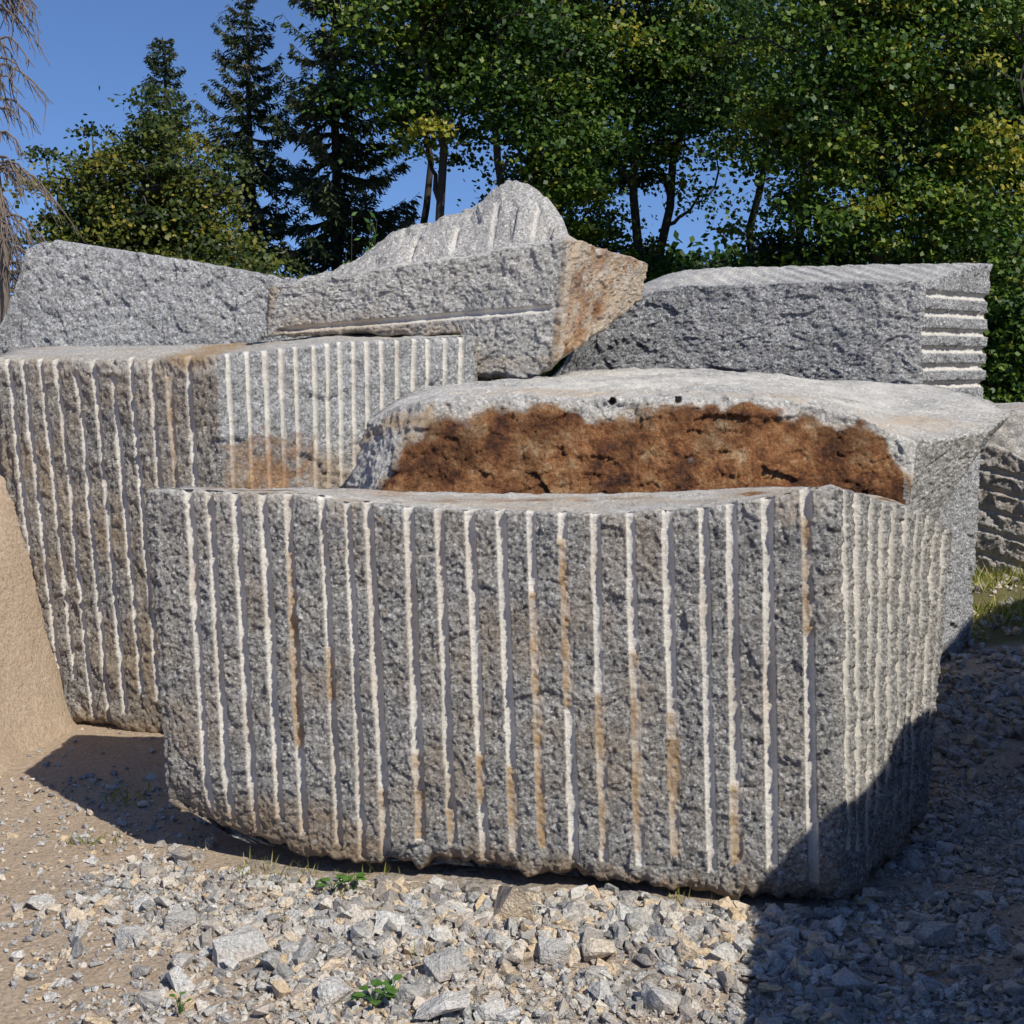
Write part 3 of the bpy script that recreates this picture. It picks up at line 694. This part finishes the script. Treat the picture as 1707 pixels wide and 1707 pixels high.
decid("shrub","low dark green shrub behind a granite block",X(390,18.5),18.5,2.9,[(0,0,1.9,1.0,.8,.85)],23,L_YEL,80,130,.072,.05,crad=.22,ltint=.0)
decid("shrub","low green shrub beneath tall spruces",X(520,20),20,2.6,[(0,0,1.4,1.1,.8,.8)],24,L_MAPLE,70,120,.075,.05,crad=.25)
decid("maple_tree","maple with forked leaning trunks and dark green leaves",X(800,21),21,9.5,[(-.1,0,6.2,1.9,1.6,2.0),(-1.0,.2,4.8,.9,.8,.8),(1.0,-.2,4.4,1.1,.9,1.1),(.9,0,3.4,.7,.6,.7)],31,L_MAPLE,200,190,.085,.12,3,.28,.02,spread=1.0)
decid("maple_tree","tall maple with dense dark green crown",X(1060,22.5),22.5,9,[(0,0,6.3,2.1,1.6,2.2),(-.9,0,4.5,1.3,1,1.2),(.6,0,4.6,1.1,1,.9),(-.9,-.3,3.3,.8,.7,.8)],32,L_MAPLE,215,190,.085,.13,3,.28,.0)
decid("maple_tree","broad maple with green and yellow leaves",X(1460,19),19,8.5,[(0,0,5.6,2.2,1.6,2.2),(-1.0,-.2,4.5,1.1,1,1.0),(1.2,-.2,3.6,1.1,1,1.1),(-.3,-.3,3.1,1.0,.8,.9)],33,L_MAPLE,260,190,.082,.16,1,.28,.07)
decid("maple_tree","maple with low hanging leafy branches",X(1730,21),21,8.5,[(0,0,5.2,1.9,1.8,2.6),(-.4,-.3,2.8,1.5,1,1.6),(0,0,1.5,1.2,1,1.2)],34,L_MAPLE,240,180,.085,.16,1,.28,.03)
decid("maple_tree","tall maple filling the gap between others",X(1290,25),25,9.5,[(0,0,6.6,2.4,1.6,2.1),(.4,0,4.9,1.1,1,.8)],35,L_MAPLE,115,140,.11,.13,2,.34,-.05)
decid("maple_tree","tall maple standing deeper in the wood",X(930,27),27,10,[(0,0,7.2,2.6,1.6,2.6)],36,L_MAPLE,95,130,.12,.12,2,.36,-.08)
decid("maple_tree","maple deeper in the wood with dark foliage",X(1600,26),26,9,[(0,0,5.5,2.6,1.6,3.3)],37,L_MAPLE,140,130,.12,.14,1,.36,-.08)
decid("maple_tree","slender maple with dark foliage behind a spruce",X(700,26),26,10,[(0,0,7.8,1.5,1.4,2.0)],38,L_MAPLE,60,125,.11,.10,1,.33,-.08)
for (px_,Y_,cz,rx_,rz_,sd) in [(1080,22,1.9,1.1,1.2,41),(980,23.5,2.1,1.1,1.5,42),(1340,21,2.4,1.0,1.5,43),(1500,22,1.9,1.4,1.3,44),(1680,18,1.5,1.0,1.4,45),(1210,24,1.7,1.2,1.1,46)]:
    decid("shrub","leafy green undergrowth shrub beneath maples",X(px_,Y_),Y_,cz+rz_*.7,[(0,0,cz,rx_,.9,rz_)],sd,L_MAPLE,95,140,.085,.05,1,.26,.0)
r=np.random.RandomState(9);n=26000
cx=r.uniform(-1.0,17,600);cz=r.rand(600)**.8*3.1;cy=r.uniform(31,36,600);k=r.randint(0,600,n)
C=np.stack([cx[k]+r.randn(n)*.5,cy[k]+r.randn(n)*.5,np.abs(cz[k]+r.randn(n)*.3)],1)
V,Q=leaves(C,r.randn(n,3)+np.array([0,-.4,.7]),r.uniform(.16,.28,n),r.uniform(.13,.22,n),r)
fw=mk("distant_wood",V,Q,None,False,L_MAPLE,dict(tint=np.repeat(np.clip(.28+.12*r.randn(n),0,1),4)));fw["kind"]="stuff"
n=16000
cx=r.uniform(-17,-1.5,400);cz=r.rand(400)**.9*2.1;cy=r.uniform(33,38,400);k=r.randint(0,400,n)
C=np.stack([cx[k]+r.randn(n)*.5,cy[k]+r.randn(n)*.5,np.abs(cz[k]+r.randn(n)*.3)],1)
V,Q=leaves(C,r.randn(n,3)+np.array([0,-.4,.7]),r.uniform(.18,.3,n),r.uniform(.15,.24,n),r)
fw=mk("distant_wood",V,Q,None,False,L_YEL,dict(tint=np.repeat(np.clip(.3+.12*r.randn(n),0,1),4)));fw["kind"]="stuff"

# dead drooping conifer
r=np.random.RandomState(77);bx,by=X(-12,15),15.;tb=Tubes();base=np.array([bx,by,0.])
P=wig(np.zeros(3),np.array([.1,0,6.2]),16,.03,r);tb.add(base+P,np.linspace(.10,.012,16),7)
tw=Tubes()
for k in range(150):
    z=r.uniform(1.0,6.0);a=r.rand()*6.283;L=(.25+.5*(6.6-z)/4)*r.uniform(.5,1.1);L=min(L,.72)
    t=np.linspace(0,1,9);u=np.array([math.cos(a),math.sin(a)])
    Z=z+L*(.55*t-1.15*t**2);B=np.stack([u[0]*L*t,u[1]*L*t,Z],1)+r.randn(9,3)*.008
    B[0]=[0,0,z];tw.add(base+B+np.array([.1*z/6.2,0,0]),np.linspace(.016,.005,9),4)
    for j in range(int(18*L)+4):
        q0=r.uniform(.15,1);p=np.array([np.interp(q0,t,B[:,i]) for i in range(3)]);ll=r.uniform(.1,.34)
        e=p+np.array([u[0]*.25+r.randn()*.35,u[1]*.25+r.randn()*.35,-r.uniform(.5,1.2)])*ll
        tw.add(base+wig(p,e,4,.01,r)+np.array([.1*z/6.2,0,0]),np.linspace(.007,.003,4),3)
assemble("dead_tree",tuple(base),tb.mesh("trunk",BARKD,tuple(base)),tw.mesh("branch",BARKD,tuple(base)),"bare dead conifer with drooping brown branches")

n=38000;r=np.random.RandomState(12)
gx=r.uniform(1.9,5.5,n);gy=r.uniform(6.7,11.5,n);kk=(fbm(gx,gy,0*gx,2.6,3,3)*1.6+r.randn(n)*.12>-.05)&(sstep(6.7,7.7,gy)>r.rand(n));gx,gy=gx[kk],gy[kk]
for (px_,py_,c,sd) in [(215,1320,70,.05),(610,1460,40,.05),(1130,1500,20,.04),(480,1455,30,.06),(420,1440,30,.05),(150,1400,30,.05),(700,1600,14,.04),(900,1530,20,.05)]:
    a,b=gp(px_,py_);gx=np.concatenate([gx,a+r.randn(c)*sd]);gy=np.concatenate([gy,b+r.randn(c)*sd])
n=len(gx);C=np.stack([gx,gy,gh(gx,gy)-.005],1);D=np.stack([r.randn(n)*.45,r.randn(n)*.45,np.ones(n)],1)
L=np.where(gy>6.5,r.uniform(.03,.13,n),r.uniform(.03,.07,n));V,Q=dirleaves(C,D,L,np.where(gy>6.5,.007,.004)+0*L,r)
gs=mk("grass",V,Q,None,False,L_GRASS,dict(tint=np.repeat(r.rand(n),4)));gs["kind"]="stuff"
def weed(name,label,base,nl,ls,hgt,seed):
    r=np.random.RandomState(seed);base=np.array(base);tb=Tubes();C=[];D=[]
    for k in range(nl):
        a=k*2.4+r.rand();rad=ls*r.uniform(.3,.9);tip=np.array([math.cos(a)*rad,math.sin(a)*rad,hgt*r.uniform(.5,1)])
        tb.add(base+np.stack([tip*0,tip*.6+np.array([0,0,hgt*.1]),tip]),np.array([.0022,.0016,.001]),4);C.append(tip)
        D.append([math.cos(a),math.sin(a),r.uniform(-.1,.5)])
    C=np.array(C);D=np.array(D,float);D/=np.linalg.norm(D,axis=1)[:,None]
    side=np.cross(D,[0,0,1.]);side/=np.linalg.norm(side,axis=1)[:,None];up=np.cross(side,D)
    o=[(0,0,0),(.25,.38,.06),(.6,.42,.05),(1,0,-.05),(.6,-.42,.05),(.25,-.38,.06),(.5,0,0)]
    V=np.concatenate([(base+C[i]+ls*(q_[0]*D[i]+q_[1]*side[i]+q_[2]*up[i]))[None] for i in range(nl) for q_ in o])
    F=[]
    for i in range(nl):
        for a,b in ((0,1),(1,2),(2,3),(3,4),(4,5),(5,0)): F.append((i*7+6,i*7+a,i*7+b))
    loc=tuple(base);e=bpy.data.objects.new(name,None);e.location=loc;coll.objects.link(e);e.empty_display_size=.05
    s=tb.mesh("stem",L_WEED,loc);l=mk("foliage",V,None,np.array(F),False,L_WEED,dict(tint=r.rand(len(V))),loc=loc)
    for q_ in (s,l): q_.parent=e;q_.location=(0,0,0)
    tag(e,label,"plant")
for px_,py_,nl,ls,sd in [(555,1485,7,.035,1),(590,1482,6,.032,2),(625,1676,7,.035,3),(650,1670,5,.03,4),(300,1690,4,.018,5)]:
    a,b=gp(px_,py_);weed("weed","small green leafy weed growing in rubble",(a,b,float(gh(np.array([a]),np.array([b]))[0])+.012),nl,ls,.05,sd)
def sapling():
    base=np.array([X(602,8.9),8.9,0.]);r=np.random.RandomState(8);tb=Tubes();C=[]
    for k in range(7):
        tip=np.array([r.uniform(-.12,.12),r.uniform(-.1,.1),r.uniform(2.1,2.42)]);P=wig(np.zeros(3),tip,9,.02,r);tb.add(base+P,np.linspace(.008,.002,9),4)
        for t in np.linspace(.55,1,14): C.append([np.interp(t,np.linspace(0,1,9),P[:,i]) for i in range(3)])
    C=np.array(C)+r.randn(len(C),3)*.008;D=np.stack([r.randn(len(C)),r.randn(len(C)),r.uniform(0,1,len(C))],1)
    V,Q=dirleaves(base+C,D,r.uniform(.05,.09,len(C)),r.uniform(.018,.026,len(C)),r);loc=tuple(base)
    e=bpy.data.objects.new("sapling",None);e.location=loc;coll.objects.link(e)
    for q_ in (tb.mesh("stem",BARK,loc),mk("foliage",V,Q,None,False,L_WEED,dict(tint=np.repeat(r.rand(len(C)),4)),loc=loc)): q_.parent=e;q_.location=(0,0,0)
    tag(e,"thin willow sapling growing behind granite blocks","plant")
sapling()

# ------------------------------------------------------------------ light, sky, camera
w=bpy.data.worlds.new("World");scene.world=w;w.use_nodes=True;nt=w.node_tree;nt.nodes.clear()
sky=nt.nodes.new('ShaderNodeTexSky');sky.sky_type='NISHITA';sky.sun_disc=False;sky.sun_elevation=SUN_EL
sky.sun_rotation=math.atan2(SUN_AZ[0],SUN_AZ[1])
sky.air_density=1.0;sky.dust_density=.0;sky.ozone_density=3.0;sky.altitude=800
tcw=nt.nodes.new('ShaderNodeTexCoord');mp=nt.nodes.new('ShaderNodeVectorMath');mp.operation='ADD';mp.inputs[1].default_value=(0,0,.16)
nt.links.new(tcw.outputs['Generated'],mp.inputs[0]);nt.links.new(mp.outputs[0],sky.inputs['Vector'])
mx=nt.nodes.new('ShaderNodeMix');mx.data_type='RGBA';mx.blend_type='MULTIPLY';mx.inputs[0].default_value=1.0;mx.inputs[7].default_value=(.80,.95,1.2,1)
nt.links.new(sky.outputs[0],mx.inputs[6])
bg=nt.nodes.new('ShaderNodeBackground');bg.inputs[1].default_value=.11
wo=nt.nodes.new('ShaderNodeOutputWorld');nt.links.new(mx.outputs[2],bg.inputs[0]);nt.links.new(bg.outputs[0],wo.inputs[0])
sd=bpy.data.lights.new("sun",'SUN');sd.energy=5.0;sd.angle=math.radians(.5);sd.color=(1,.96,.87)
so=bpy.data.objects.new("sun",sd);coll.objects.link(so)
dv=Vector((SUN_AZ[0]*math.cos(SUN_EL),SUN_AZ[1]*math.cos(SUN_EL),math.sin(SUN_EL)))
so.rotation_euler=dv.to_track_quat('Z','Y').to_euler();so.location=(5,-5,10)
cd=bpy.data.cameras.new("camera");cam=bpy.data.objects.new("camera",cd);coll.objects.link(cam)
cam.location=(0,0,CAM_H);cam.rotation_euler=(math.radians(90)-PITCH,0,0)
cd.sensor_width=36;cd.angle=2*math.atan(853.5/F_PX);cd.clip_end=1500;scene.camera=cam
scene.view_settings.view_transform='Standard';scene.view_settings.look='None';scene.view_settings.exposure=0
